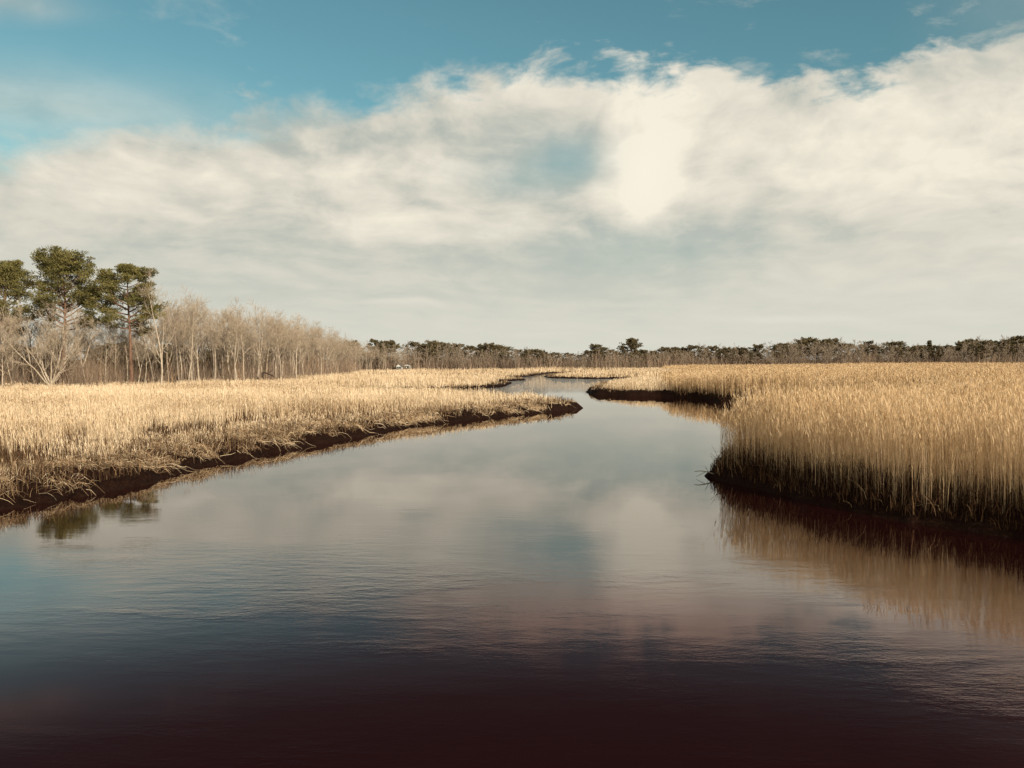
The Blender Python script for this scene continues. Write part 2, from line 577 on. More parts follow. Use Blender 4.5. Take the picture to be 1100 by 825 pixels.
# low ragged tufts hanging over the mud, on every low bank
for r0, r1, dn in ((18, 50, 60), (50, 90, 45), (90, 140, 18), (140, 260, 5)):
    x, y = scatter(r0, r1, dn)
    sd = signed_dist(x, y)
    k = (sd > .75 - .4 * sstep(80, 100, y)) & (sd < 3.2 + y * .012) & ((x / y < .1) | (y > 80)) & (fbm(x * .9, y * .9 + 5, 3) > .47)
    x, y, sd = x[k], y[k], sd[k]
    n = len(x)
    S.ribbons(np.stack([x, y, ground_z(x, y, sd) - .02], -1), rng.uniform(.2, .62, n), np.clip(.0004 * y, .010, .08) * rng.uniform(.7, 1.3, n),
              rng.normal(-.6, 1.1, n), rng.uniform(.2, 1.3, n), rng.uniform(0, 3.1, n), np.clip(rng.normal(.26, .22, n), .0, .9), 3, .7)
o = S.build("fallen_straw", M_grass)
tag(o, "tangled flattened straw lying over the muddy left bank edge", "straw", kind="stuff")

# broken stems leaning on the dark right bank
S = Soup()
x, y = scatter(15, 75, 9)
sd = signed_dist(x, y)
k = (sd > .1) & (sd < 1.1) & (x / y > .1)
x, y, sd = x[k], y[k], sd[k]
n = len(x)
S.ribbons(np.stack([x, y, ground_z(x, y, sd)], -1), rng.uniform(.3, .9, n), .011 * rng.uniform(.8, 1.4, n) * np.clip(y / 25, 1, 3),
          rng.normal(3.4, .8, n), rng.uniform(.3, 1.5, n), rng.uniform(0, 3.1, n), np.clip(rng.normal(.4, .2, n), .02, .9), 3, .6)
o = S.build("broken_reeds", M_reed)
tag(o, "bent and broken reed stems hanging over the dark right bank", "reeds", kind="stuff")


# ------------------------------------------------------------------ trees
def norm(v):
    return v / (np.linalg.norm(v) + 1e-9)


def grow(p, d, L, n, wander, trop, rg):
    pts = [np.array(p, float)]
    d = norm(np.array(d, float))
    for _ in range(n):
        d = norm(d + rg.normal(0, wander, 3) + np.array([0, 0, trop]))
        pts.append(pts[-1] + d * L / n)
    return np.array(pts)


def tubes(lines, k):
    V, Qs, n = [], [], 0
    an = np.arange(k) / k * 2 * math.pi
    for pts, r0, r1 in lines:
        m = len(pts)
        r = np.linspace(r0, r1, m)
        tang = np.gradient(pts, axis=0)
        tang /= np.linalg.norm(tang, axis=1, keepdims=True) + 1e-9
        ref = np.where(np.abs(tang[:, 2:3]) > .9, np.array([[1., 0, 0]]), np.array([[0, 0, 1.]]))
        u = np.cross(tang, ref)
        u /= np.linalg.norm(u, axis=1, keepdims=True) + 1e-9
        v = np.cross(tang, u)
        ring = pts[:, None] + r[:, None, None] * (np.cos(an)[None, :, None] * u[:, None] + np.sin(an)[None, :, None] * v[:, None])
        V.append(ring.reshape(-1, 3))
        i = n + np.arange(m - 1)[:, None] * k + np.arange(k)[None]
        j = n + np.arange(m - 1)[:, None] * k + (np.arange(k)[None] + 1) % k
        Qs.append(np.stack([i, j, j + k, i + k], -1).reshape(-1, 4))
        n += m * k
    return np.concatenate(V), np.concatenate(Qs)


def along(pts, t):
    f = t * (len(pts) - 1)
    i = min(int(f), len(pts) - 2)
    return pts[i] + (pts[i + 1] - pts[i]) * (f - i), norm(pts[i + 1] - pts[i])


def dev(d, ang, rg):
    a = rg.normal(0, 1, 3)
    a = norm(a - d * np.dot(a, d))
    return d * math.cos(ang) + a * math.sin(ang)


def empty(name, loc=(0, 0, 0)):
    e = bpy.data.objects.new(name, None)
    e.empty_display_size = .5
    col.objects.link(e)
    e.location = loc
    return e


PROTOS = []


def bare_proto(seed, h, style="forest", bark=None, twig=None, dense=1.0, tw=1.0, kind="bare_tree"):
    rg = np.random.default_rng(seed)
    root = empty(kind)
    PROTOS.append(root)
    stems, fine = [], []
    tr = h * (.0115 if style in ('fork', 'shrub') else .0078)
    if style == "fork":
        mains = [(grow((0, 0, 0), (rg.normal(0, .06), rg.normal(0, .06), 1), h * .13, 3, .05, .0, rg), tr * 1.6, tr * 1.4)]
        top = mains[0][0][-1]
        for a in np.linspace(0, 2 * math.pi, 11)[:-1]:
            a += rg.normal(0, .3)
            e = rg.uniform(.5, 2.2)
            mains.append((grow(top - np.array([0, 0, rg.uniform(0, .5)]), (math.cos(a), math.sin(a) * .6, e), h * rg.uniform(.7, .95), 8, .13, .08, rg), tr * 1.05, tr * .16))
        limbs_from, t0, nl = mains[1:], .2, 5
    elif style == "shrub":
        mains = [(grow((rg.normal(0, .25), rg.normal(0, .25), 0), (rg.normal(0, .3), rg.normal(0, .3), 1), h * rg.uniform(.75, 1), 6, .10, .05, rg), tr * .8, tr * .2) for _ in range(5)]
        limbs_from, t0, nl = mains, .2, 5
    else:
        tk = grow((0, 0, 0), (rg.normal(0, .05), rg.normal(0, .05), 1), h * .97, 10, .045, .03, rg)
        mains = [(tk, tr * 1.35, tr * .12)]
        if rg.random() < .45:
            p, d = along(tk, rg.uniform(.25, .45))
            mains.append((grow(p, dev(d, .45, rg), h * .55, 7, .08, .12, rg), tr * .8, tr * .12))
        limbs_from, t0, nl = mains, (.22 if style == "branchy" else .40), int(14 * dense)
    stems += mains
    for pts, r0, r1 in limbs_from:
        Lm = np.linalg.norm(pts[-1] - pts[0])
        for q in range(nl):
            t = rg.uniform(t0, .98)
            p, d = along(pts, t)
            ll = Lm * rg.uniform(.20, .36) * (1.15 - .55 * t) * (1.0 if style != "fork" else 1.1)
            ld = dev(d, rg.uniform(.55, 1.05), rg)
            lb = grow(p, ld, ll, 5, .13, .12, rg)
            rl = max(r0 + (r1 - r0) * t, tr * .15) * .5
            stems.append((lb, rl, rl * .3))
            for s_ in range(int(6 * dense)):
                t2 = rg.uniform(.2, 1)
                p2, d2 = along(lb, t2)
                sl = ll * rg.uniform(.3, .55)
                sb = grow(p2, dev(d2, rg.uniform(.4, .95), rg), sl, 3, .16, .12, rg)
                fine.append((sb, .0145 * tw, .006 * tw))
                for u_ in range(5):
                    p3, d3 = along(sb, rg.uniform(.2, 1))
                    tb = grow(p3, dev(d3, rg.uniform(.35, .9), rg), sl * rg.uniform(.35, .7), 2, .16, .12, rg)
                    fine.append((tb, .010 * tw, .004 * tw))
                    for v_ in range(2):
                        p4, d4 = along(tb, rg.uniform(.3, 1))
                        fine.append((grow(p4, dev(d4, .6, rg), sl * rg.uniform(.2, .4), 1, .1, .1, rg), .008 * tw, .003 * tw))
    V, Q = tubes(stems, 6)
    mesh_from("trunk", V, Q, bark or M_bark_pale, parent=root, smooth=True)
    V, Q = tubes(fine, 3)
    mesh_from("crown", V, Q, twig or M_twig, parent=root)
    return root


def pine_proto(seed, h, width, cb=.52, limbs=24, far=False, top=1.0, kind="pine_tree", lay=False):
    rg = np.random.default_rng(seed)
    root = empty(kind)
    PROTOS.append(root)
    tk = grow((0, 0, 0), (rg.normal(0, .05), rg.normal(0, .05), 1), h * .95, 9, .05, .04, rg)
    tr = h * .014
    lines = [(tk, tr * 1.2, tr * .15)]
    S = Soup()
    C, Tn, Rx = [], [], []

    def clump(c, r, tone):
        C.append(c)
        Rx.append(r)
        Tn.append(tone)
    for q in range(limbs):
        t = cb + (1 - cb) * ((q + rg.random()) / limbs) * .98
        p, d = along(tk, min(t, .99))
        s = (t - cb) / (1 - cb)
        prof = (math.sin(math.pi * min(1, .22 + .80 * s ** .9)) ** .7) * top + .12
        a = q * 2.4 + rg.normal(0, .35)
        L = width * .5 * prof * rg.uniform(.65, 1.12)
        el = (.05 + .25 * s if lay else .25 + .55 * s) + rg.normal(0, .12)
        lb = grow(p, (math.cos(a), math.sin(a), el), L, 6, .13, .05, rg)
        rl = tr * (.5 - .3 * s)
        lines.append((lb, rl, rl * .2))
        tone = rg.normal(.5, .14)
        nsub = 5 if far else 11
        for s_ in range(nsub):
            t2 = .35 + .65 * (s_ + rg.random()) / nsub
            p2, d2 = along(lb, min(t2, 1))
            sb = grow(p2, dev(d2, rg.uniform(.4, 1.0), rg) * np.array([1, 1, .5]), L * rg.uniform(.18, .36), 3, .15, .1, rg)
            lines.append((sb, rl * .25, .01))
            clump(sb[-1] + np.array([0, 0, .1]), (.95 if far else .80) * rg.uniform(.6, 1.25) * (h / 16) ** .5, tone + rg.normal(0, .12))
        clump(lb[-1], .7 * (h / 16) ** .5, tone)
    for q in range(5):
        clump(tk[-1] + rg.normal(0, .5, 3) * np.array([1, 1, .5]), .6, .55)
    # dead lower stubs
    for q in range(7):
        p, d = along(tk, rg.uniform(.12, max(cb, .2)))
        a = rg.uniform(0, 6.28)
        lines.append((grow(p, (math.cos(a), math.sin(a), rg.uniform(-.1, .4)), rg.uniform(.5, 1.8), 3, .15, 0, rg), .04, .01))
    C, Rx, Tn = np.array(C), np.array(Rx), np.array(Tn)
    per = 17 if far else 52
    cc = np.repeat(C, per, 0)
    rr_ = np.repeat(Rx, per)
    n = len(cc)
    g3 = rg.normal(0, 1, (n, 3))
    g3 /= np.linalg.norm(g3, axis=1, keepdims=True)
    g3 *= rg.random((n, 1)) ** .45
    pos = cc + g3 * rr_[:, None] * np.array([1, 1, .42 if lay else .5])
    d = g3 * np.array([1, 1, .6]) + rg.normal(0, .45, (n, 3)) + np.array([0, 0, .35])
    d /= np.linalg.norm(d, axis=1, keepdims=True)
    ln = (.5 if far else .30) * rg.uniform(.6, 1.3, n)
    wd = (.26 if far else .085) * rg.uniform(.7, 1.4, n)
    sv = np.cross(d, rg.normal(0, 1, (n, 3)))
    sv /= np.linalg.norm(sv, axis=1, keepdims=True)
    pts = np.stack([pos - d * ln[:, None] * .5, pos + d * ln[:, None] * .1, pos + d * ln[:, None] * .5], 1)
    S.strips(pts, wd[:, None] * np.array([.5, 1, .35])[None], sv, np.clip(np.repeat(Tn, per) + rg.normal(0, .16, n), 0, 1))
    V, Q = tubes(lines, 5)
    mesh_from("trunk", V, Q, M_bark_pine, parent=root, smooth=True)
    S.build("crown", M_needle_far if far else M_needle, root)
    return root


used = set()


def bake_copy(store, proto, x, y, scale, rz, sx=1.0):
    """adds the trunk and twigs of a far or hidden tree to a mass of trees nobody can tell apart"""
    z = float(ground_z(np.array([float(x)]), np.array([float(y)]))[0]) - .1
    c, s_ = math.cos(rz), math.sin(rz)
    for ch in proto.children:
        me = ch.data
        v = np.empty(len(me.vertices) * 3, np.float32)
        me.vertices.foreach_get("co", v)
        v = v.reshape(-1, 3)
        q = np.empty(len(me.loops), np.int32)
        me.loops.foreach_get("vertex_index", q)
        w_ = np.stack([(v[:, 0] * c - v[:, 1] * s_) * scale * sx + x, (v[:, 0] * s_ + v[:, 1] * c) * scale * sx + y, v[:, 2] * scale + z], -1)
        key = ch.data.materials[0].name
        st = store.setdefault(key, [[], [], 0])
        st[0].append(w_)
        st[1].append(q.reshape(-1, 4) + st[2])
        st[2] += len(w_)


def bake_build(store, name, label, cat):
    V, Q, mi, n, mats = [], [], [], 0, []
    for k_, st in store.items():
        v, q = np.concatenate(st[0]), np.concatenate(st[1])
        V.append(v)
        Q.append(q + n)
        mi.append(np.full(len(q), len(mats), np.int32))
        mats.append(bpy.data.materials[k_])
        n += len(v)
    o_ = mesh_from(name, np.concatenate(V), np.concatenate(Q), mats[0])
    for m_ in mats[1:]:
        o_.data.materials.append(m_)
    o_.data.polygons.foreach_set("material_index", np.concatenate(mi))
    return tag(o_, label, cat, kind="stuff")



def place(proto, x, y, scale, rz, label, cat, group=None, sx=1.0, sink=.1):
    if proto.name in used:
        r = proto.copy()
        col.objects.link(r)
        for ch in proto.children:
            c = ch.copy()
            c.parent = r
            col.objects.link(c)
        for kk in list(r.keys()):
            if kk in ("label", "category", "group"):
                del r[kk]
    else:
        r = proto
        used.add(proto.name)
    z = float(ground_z(np.array([float(x)]), np.array([float(y)]))[0])
    r.location = (x, y, z - sink)
    r.scale = (scale * sx, scale * sx, scale)
    r.rotation_euler = (0, 0, rz)
    tag(r, label, cat, group)
    return r


# --- the three tall pines at the left
def px_tree(px, y):
    return at_depth(px, y), y


pA = pine_proto(11, 18.2, 10.2, .46, 46)
place(pA, *px_tree(66, 106), 1, .4, "broad tallest pine with spreading green crown above the bare trees on the left", "pine tree")
pB = pine_proto(23, 17.3, 8.6, .48, 34, top=1.0, lay=True)
place(pB, *px_tree(140, 108), 1, 1.2, "dark layered pine standing right of the broad tallest pine", "pine tree")
pC = pine_proto(31, 17.6, 8.5, .45, 40)
place(pC, *px_tree(-4, 106), 1, 2.0, "green pine cut off by the left edge of the photo", "pine tree")
pD = pine_proto(37, 15.5, 6, .5, 20)
place(pD, *px_tree(-60, 112), 1, 2.0, "green pine beyond the left edge of the photo", "pine tree")

# --- feature bare trees in front of the wood
f1 = bare_proto(101, 9.5, "fork")
place(f1, *px_tree(55, 99), .92, .3, "wide forked pale tree with many spreading stems below the broad pine", "bare tree")
f2 = bare_proto(102, 13.5, "branchy")
place(f2, *px_tree(173, 103), 1, .9, "tall white straight trunked bare tree right of the layered pine", "bare tree")
f3 = bare_proto(103, 10.5, "branchy")
place(f3, *px_tree(281, 134), 1, .2, "pale bare tree with a dark fallen limb leaning at its foot", "bare tree")
f4 = bare_proto(104, 9.0, "branchy")
place(f4, *px_tree(2, 98), 1, .2, "pale slender bare tree at the left edge of the photo", "bare tree")

# --- the bare wood sloping away
protos = [bare_proto(200 + i, 12.5, s) for i, s in enumerate(["forest", "forest", "forest", "branchy", "forest", "branchy"])]
light = [bare_proto(260 + i, 12.5, 'forest', bark=M_bark_grey, dense=.55, tw=1.6) for i in range(3)]
store = {}
protos_g = [bare_proto(230 + i, 12.5, s, bark=M_bark_grey) for i, s in enumerate(["forest", "branchy", "forest"])]
rg = np.random.default_rng(5)
line = np.array([(-86, 99), (-70, 99), (-58, 103), (-50, 112), (-43.5, 128), (-41, 143), (-41.5, 165), (-43, 190), (-45, 215), (-46, 238), (-41, 258), (-33, 270)], float)
seg = np.diff(line, axis=0)
sl = np.hypot(seg[:, 0], seg[:, 1])
cum = np.concatenate([[0], np.cumsum(sl)])
cnt = 0
for row, (off, step) in enumerate(((0, 2.9), (3.2, 3.2), (7, 3.8), (10, 2.6), (15, 2.8), (20, 3.2), (28, 4))):
    s = rg.uniform(0, step)
    while s < cum[-1]:
        i = min(np.searchsorted(cum, s, side="right") - 1, len(seg) - 1)
        p = line[i] + seg[i] * (s - cum[i]) / sl[i]
        nrm = np.array([-seg[i][1], seg[i][0]]) / sl[i]
        p = p + nrm * (off + rg.normal(0, .8)) + rg.normal(0, .5, 2)
        s += step * rg.uniform(.6, 1.4)
        pxx = 550 + F * p[0] / p[1]
        if pxx < -60:
            continue
        hh = np.interp(p[1], [100, 125, 145, 190, 240, 270], [13.3, 12.5, 11.8, 10.6, 8.7, 6.8]) * rg.uniform(.86, 1.06)
        if pxx < 165:
            hh *= rg.uniform(.62, .85)
            lab, grp = "slender bare pale tree in the wood below the tall pines", "bare trees below the tall pines"
        else:
            lab, grp = "bare beige twigged tree in the sloping wood right of the tall pines", "bare trees right of the tall pines"
        if row >= 3:
            bake_copy(store, light[rg.integers(3)], p[0], p[1], hh / 12.5, rg.uniform(0, 6.28), rg.uniform(1, 1.3))
            continue
        pr = (protos if rg.random() < (.75 if row < 2 else .5) else protos_g)
        pr = pr[rg.integers(len(pr))]
        place(pr, p[0], p[1], hh / 12.5, rg.uniform(0, 6.28), lab, "bare tree", grp, sx=rg.uniform(.9, 1.15))
        cnt += 1

bake_build(store, "wood_interior", "dense bare trees deep inside the left wood behind its front trunks", "wood")
# --- dark pines behind the left wood
fps = [pine_proto(300 + i, 11, 6.4 + i * .5, .20 + .09 * (i % 3), 22, far=True) for i in range(5)]
for i in range(60):
    t = rg.random()
    y = 122 + 138 * t
    x = np.interp(y, [112, 142, 190, 245], [-64, -62, -62, -60]) - rg.uniform(0, 22) + (y - 190) * .03
    place(fps[rg.integers(5)], x, y, rg.uniform(.62, .86) * np.interp(y, [130, 260], [.75, .95]), rg.uniform(0, 6.28),
          "dark pine half hidden behind the bare trees of the sloping wood", "pine tree", "dark pines behind the left wood")

# --- the far tree line
M_far = dict(bark=M_bark_grey, twig=M_twig_far, tw=3.0)
fbs = [bare_proto(400 + i, 9, s, dense=.6, **M_far) for i, s in enumerate(["forest", "branchy", "forest", "shrub", "branchy"])]


def line_y(x):
    return np.interp(x, [-60, -31, 0, 24, 40, 110, 160, 229, 320], [250, 268, 285, 298, 303, 318, 338, 358, 380])


# tree-top height of the line as seen: photo column -> row
TOPC = [380, 400, 430, 460, 500, 520, 560, 575, 590, 600, 620, 645, 660, 680, 700, 740, 780, 800, 850, 870, 900, 940, 960, 990, 1010, 1040, 1070, 1100, 1200]
TOPR = [366, 364, 367, 366, 370, 369, 373, 373, 377, 379, 378, 373, 376, 376, 375, 371, 371, 371, 368, 364, 366, 368, 369, 372, 372, 366, 364, 363, 363]


def top_h(x, y):
    px = 550 + F * x / y
    r = np.interp(px, TOPC, TOPR)
    return CAM_H + (HORIZON - r) / F * y


def segment(px):
    if px < 442:
        return "around the white cottage"
    if px < 600:
        return "between cottage and river bend"
    if px < 800:
        return "around the lone tall pine"
    return "beyond the right reed field"


store2 = {}
x = -52.0
for row, (off, step, kindp) in enumerate(((0, 3.3, .05), (6, 3.4, .18), (13, 3.5, .50), (22, 3.8, .72), (34, 4.6, .7))):
    x = -56.0 + rg.uniform(0, 3)
    while x < 262:
        xx, yy = x + rg.normal(0, .6), float(line_y(x)) + off + rg.normal(0, 1.8)
        px = 550 + F * xx / yy
        x += step * rg.uniform(.65, 1.35) * (1 if x < 120 else 1.12)
        if 423 < px < 442 and row < 2:
            continue
        H = float(top_h(xx, yy)) - .9 * sstep(230, 420, yy) - .4
        if rg.random() < kindp:
            hh = H * rg.uniform(.80, 1.02)
            place(fps[rg.integers(5)], xx, yy, hh / 11, rg.uniform(0, 6.28), "small dark round crowned pine in the far tree line " + segment(px),
                  "pine tree", "far pines " + segment(px), sx=rg.uniform(.95, 1.25))
        else:
            hh = H * (rg.uniform(.70, .95) if row < 2 else rg.uniform(.82, 1.04))
            if row >= 1:
                bake_copy(store2, fbs[rg.integers(5)], xx, yy, hh / 9, rg.uniform(0, 6.28), rg.uniform(.95, 1.25))
                continue
            place(fbs[rg.integers(5)], xx, yy, hh / 9, rg.uniform(0, 6.28), "small grey leafless tree in the far tree line " + segment(px),
                  "bare tree", "far bare trees " + segment(px), sx=rg.uniform(.95, 1.25))
bake_build(store2, "far_wood", "dim grey leafless wood filling the far tree line behind its front trees", "wood")
# distinct far trees
lp = pine_proto(505, 11.8, 8.0, .36, 44, far=True)
place(lp, *px_tree(675, 312), 1, .5, "lone tall pine rising above the far tree line beyond the middle marsh", "pine tree")
place(fps[2], *px_tree(642, 308), .86, 1, "rounded far pine just left of the lone tall pine", "pine tree")
sp = pine_proto(502, 12.0, 2.4, .45, 14, far=True, kind="narrow_conifer")
place(sp, *px_tree(999, 366), 1, .5, "thin spire shaped conifer sticking up above the far right trees", "conifer")

for r in PROTOS:                            # models that only served the masses above
    if r.name not in used:
        for ch in list(r.children):
            bpy.data.objects.remove(ch)
        bpy.data.objects.remove(r)

# undergrowth along the feet of the woods
S = Soup()
n = 46000
yy = rng.uniform(97, 262, n)
xf = np.interp(yy, [96, 112, 142, 190, 245, 262], [-68, -50, -40.5, -41.5, -46.5, -50])
xx = xf - np.abs(rng.normal(0, 11, n)) + 1.0
fr = rng.random(n) < .35                      # along the front edge left of the corner
xx[fr] = rng.uniform(-90, -52, fr.sum())
yy[fr] = 99 + np.abs(rng.normal(0, 9, fr.sum()))
c = fbm(xx * .25, yy * .25, 3)
k = rng.random(n) < sstep(.25, .6, c)
xx, yy, c = xx[k], yy[k], c[k]
n = len(xx)
S.ribbons(np.stack([xx, yy, ground_z(xx, yy)], -1), (.8 + 4.4 * rng.random(n) ** 1.8) * (.6 + c), np.clip(.00028 * yy, .025, .08) * rng.uniform(.6, 1.5, n),
          rng.uniform(0, 6.28, n), rng.uniform(.05, .6, n), rng.uniform(0, 3.1, n), np.clip(.05 + c * .9 + rng.normal(-.05, .2, n), 0, 1), 3, .75)
o = S.build("undergrowth", M_brush)
tag(o, "russet brown brush filling the foot of the left wood", "brush", kind="stuff")
S = Soup()
n = 48000
xx = rng.uniform(-56, 285, n)
yy = line_y(xx) + np.abs(rng.normal(0, 16, n)) - 1
c = fbm(xx * .12, yy * .12, 3)
S.ribbons(np.stack([xx, yy, ground_z(xx, yy)], -1), (1 + 5 * rng.random(n) ** 1.6) * (.5 + c), .12 * rng.uniform(.6, 1.6, n),
          rng.uniform(0, 6.28, n), rng.uniform(.05, .4, n), rng.uniform(0, 3.1, n), np.clip(.02 + c * .8 + rng.normal(-.05, .18, n), 0, .8), 2, .7)
o = S.build("far_undergrowth", M_brush)
tag(o, "dull brown brush at the foot of the far tree line", "brush", kind="stuff")


# ------------------------------------------------------------------ small things
def simple_mat(name, c, rough=.6):
    m, nt, b = mat(name)
    tc_ = nt.nodes.new("ShaderNodeTexCoord")
    n_ = noise_node(nt, 2.5, 4, tc_.outputs["Object"])
    cc_ = ramp(nt, [(.3, tuple(v * .82 for v in c)), (.7, c)], n_)
    nt.links.new(cc_, b.inputs["Base Color"])
    b.inputs["Roughness"].default_value = rough
    return m


def boxes(name, bl, material, parent=None):
    V, Q, n = [], [], 0
    for (x0, y0, z0, x1, y1, z1) in bl:
        V += [(x0, y0, z0), (x1, y0, z0), (x1, y1, z0), (x0, y1, z0), (x0, y0, z1), (x1, y0, z1), (x1, y1, z1), (x0, y1, z1)]
        Q += [[n + a for a in f] for f in ((0, 3, 2, 1), (4, 5, 6, 7), (0, 1, 5, 4), (1, 2, 6, 5), (2, 3, 7, 6), (3, 0, 4, 7))]
        n += 8
    return mesh_from(name, np.array(V, float), np.array(Q), material, parent=parent)


M_white = simple_mat("white_clapboard", (.60, .57, .51))
M_roof = simple_mat("grey_shingle", (.14, .12, .11), .85)
M_glass = simple_mat("window_glass", (.05, .06, .065), .15)


def cottage(loc, w, d, h, rise, label):
    r = empty("cottage", loc)
    tag(r, label, "cottage")
    # gabled walls as one closed prism (gable towards the marsh)
    V = [(-w / 2, 0, 0), (w / 2, 0, 0), (w / 2, 0, h), (0, 0, h + rise), (-w / 2, 0, h),
         (-w / 2, d, 0), (w / 2, d, 0), (w / 2, d, h), (0, d, h + rise), (-w / 2, d, h)]
    me = bpy.data.meshes.new("wall")
    me.from_pydata(V, [], [(0, 1, 2, 3, 4), (9, 8, 7, 6, 5), (1, 6, 7, 2), (5, 0, 4, 9), (2, 7, 8, 3), (3, 8, 9, 4), (0, 5, 6, 1)])
    me.materials.append(M_white)
    o_ = bpy.data.objects.new("wall", me)
    col.objects.link(o_)
    o_.parent = r
    t, ov = .14, .25
    sl_ = rise / (w / 2)
    xo, zo = w / 2 + ov, h - sl_ * ov
    V = []
    for yy_ in (-ov, d + ov):
        V += [(-xo, yy_, zo + .01), (0, yy_, h + rise + .01), (xo, yy_, zo + .01), (xo, yy_, zo + t), (0, yy_, h + rise + t), (-xo, yy_, zo + t)]
    me = bpy.data.meshes.new("roof")
    me.from_pydata(V, [], [(0, 1, 4, 5), (1, 2, 3, 4), (6, 11, 10, 7), (7, 10, 9, 8), (5, 4, 10, 11), (4, 3, 9, 10), (0, 6, 7, 1), (1, 7, 8, 2), (0, 5, 11, 6), (2, 8, 9, 3)])
    me.materials.append(M_roof)
    o_ = bpy.data.objects.new("roof", me)
    col.objects.link(o_)
    o_.parent = r
    for xx_ in (-w * .24, w * .24):
        f = boxes("window", [(xx_ - .38, -.03, h * .45, xx_ + .38, .02, h * .45 + .95)], M_glass, r)
        boxes("frame", [(xx_ - .46, -.05, h * .45 - .08, xx_ - .38, .02, h * .45 + 1.03), (xx_ + .38, -.05, h * .45 - .08, xx_ + .46, .02, h * .45 + 1.03),
                        (xx_ - .38, -.05, h * .45 - .08, xx_ + .38, .02, h * .45), (xx_ - .38, -.05, h * .45 + .95, xx_ + .38, .02, h * .45 + 1.03)], M_white, f)
    return r


def gz(x, y):
    return float(ground_z(np.array([float(x)]), np.array([float(y)]))[0])


hx, hy = at_depth(437.0, 266), 266
cottage((hx, hy, gz(hx, hy)), 1.9, 3.4, 2.4, .25, "small white cottage with pale walls at the edge of the far trees")
hx, hy = at_depth(428.5, 262), 262
cottage((hx, hy, gz(hx, hy)), 1.7, 3.4, 2.0, .8, "white gabled shed immediately left of the white cottage")

# weathered post in the marsh before the far pines
px_, py_ = at_depth(401.5, 205), 205
pr = empty("post", (px_, py_, gz(px_, py_)))
tag(pr, "thin dark wooden post standing in the pale marsh grass", "post")
V, Q = tubes([(np.array([(0, 0, -.3), (.03, 0, 1.2), (.05, 0, 2.6)]), .09, .08)], 8)
mesh_from("pole", V, Q, M_wood_dark, parent=pr, smooth=True)
boxes("cap", [(-.05, -.12, 2.55, .17, .12, 2.64)], M_wood_dark, pr)

# dark fallen limb at the foot of the pale tree
fx_, fy_ = at_depth(282, 132), 132
rg2 = np.random.default_rng(3)
ln = [(grow((0, 0, 2.1), (1, -.1, -.12), 2.6, 6, .12, -.03, rg2), .15, .06), (grow((0, 0, 2.1), (.02, 0, -1), 2.3, 3, .03, 0, rg2), .17, .2),
      (grow((.9, 0, 2.0), (1, .2, .3), 1.2, 4, .15, 0, rg2), .06, .02), (grow((1.5, 0, 1.8), (.7, .3, -.6), 1.4, 4, .15, 0, rg2), .06, .02)]
V, Q = tubes(ln, 6)
o = mesh_from("fallen_branch", V, Q, M_wood_dark, smooth=True)
o.location = (fx_, fy_, gz(fx_, fy_))
tag(o, "dark broken limb leaning out beside the pale tree in the left wood", "branch")

# driftwood stick poking from the tip of the near right bank
sx_, sy_ = P(760, 514)
ln = [(grow((.5, .2, .05), (-1, -.1, .28), 1.0, 6, .10, .0, rg2), .03, .012), (grow((-.05, .12, .2), (-.8, .0, -.35), .4, 3, .1, 0, rg2), .014, .006),
      (grow((.1, .15, .16), (-.6, -.2, .7), .35, 3, .1, 0, rg2), .013, .005)]
V, Q = tubes(ln, 6)
o = mesh_from("driftwood", V, Q, M_wood_drift, smooth=True)
o.location = (sx_, sy_, .03)
tag(o, "pale forked stick jutting over the water from the right bank's tip", "driftwood")

# ------------------------------------------------------------------ light
SUN_AZ, SUN_EL = R(142), R(22)           # azimuth clockwise from the view direction (+Y)
sun = bpy.data.lights.new("sun", 'SUN')
sun.energy = 5.0
sun.angle = R(.5)
sun.color = (1, .90, .74)
so = bpy.data.objects.new("sun", sun)
col.objects.link(so)
from mathutils import Vector
sdir = Vector((math.sin(SUN_AZ) * math.cos(SUN_EL), math.cos(SUN_AZ) * math.cos(SUN_EL), math.sin(SUN_EL)))
so.rotation_euler = sdir.to_track_quat('Z', 'Y').to_euler()
so.location = (60, -20, 60)

# ------------------------------------------------------------------ sky
world = bpy.data.worlds.new("World")
scn.world = world
world.use_nodes = True
nt = world.node_tree
bg = nt.nodes["Background"]
BG = .1
bg.inputs[1].default_value = BG
sky = nt.nodes.new("ShaderNodeTexSky")
sky.sky_type = 'NISHITA'
sky.sun_disc = False
sky.sun_elevation = SUN_EL
sky.sun_rotation = SUN_AZ
sky.air_density = 1.0
sky.dust_density = .6
sky.ozone_density = 2.0
tc = nt.nodes.new("ShaderNodeTexCoord")
sep = nt.nodes.new("ShaderNodeSeparateXYZ")
nt.links.new(tc.outputs["Generated"], sep.inputs[0])


def M(op, *a, clamp=False):
    n = nt.nodes.new("ShaderNodeMath")
    n.operation = op
    n.use_clamp = clamp
    for k, v in enumerate(a):
        if isinstance(v, (int, float)):
            n.inputs[k].default_value = v
        else:
            nt.links.new(v, n.inputs[k])
    return n.outputs[0]


def SS(v, a, b_):
    n = nt.nodes.new("ShaderNodeMapRange")
    n.interpolation_type = 'SMOOTHSTEP'
    for k, q in ((1, a), (2, b_)):
        if isinstance(q, (int, float)):
            n.inputs[k].default_value = q
        else:
            nt.links.new(q, n.inputs[k])
    nt.links.new(v, n.inputs[0])
    return n.outputs[0]


def comb(x, y, z=0.0):
    n = nt.nodes.new("ShaderNodeCombineXYZ")
    for k, v in enumerate((x, y, z)):
        if isinstance(v, (int, float)):
            n.inputs[k].default_value = v
        else:
            nt.links.new(v, n.inputs[k])
    return n.outputs[0]


az = M('ARCTAN2', sep.outputs[0], sep.outputs[1])
el = M('ARCSINE', M('MAXIMUM', sep.outputs[2], 0.0))
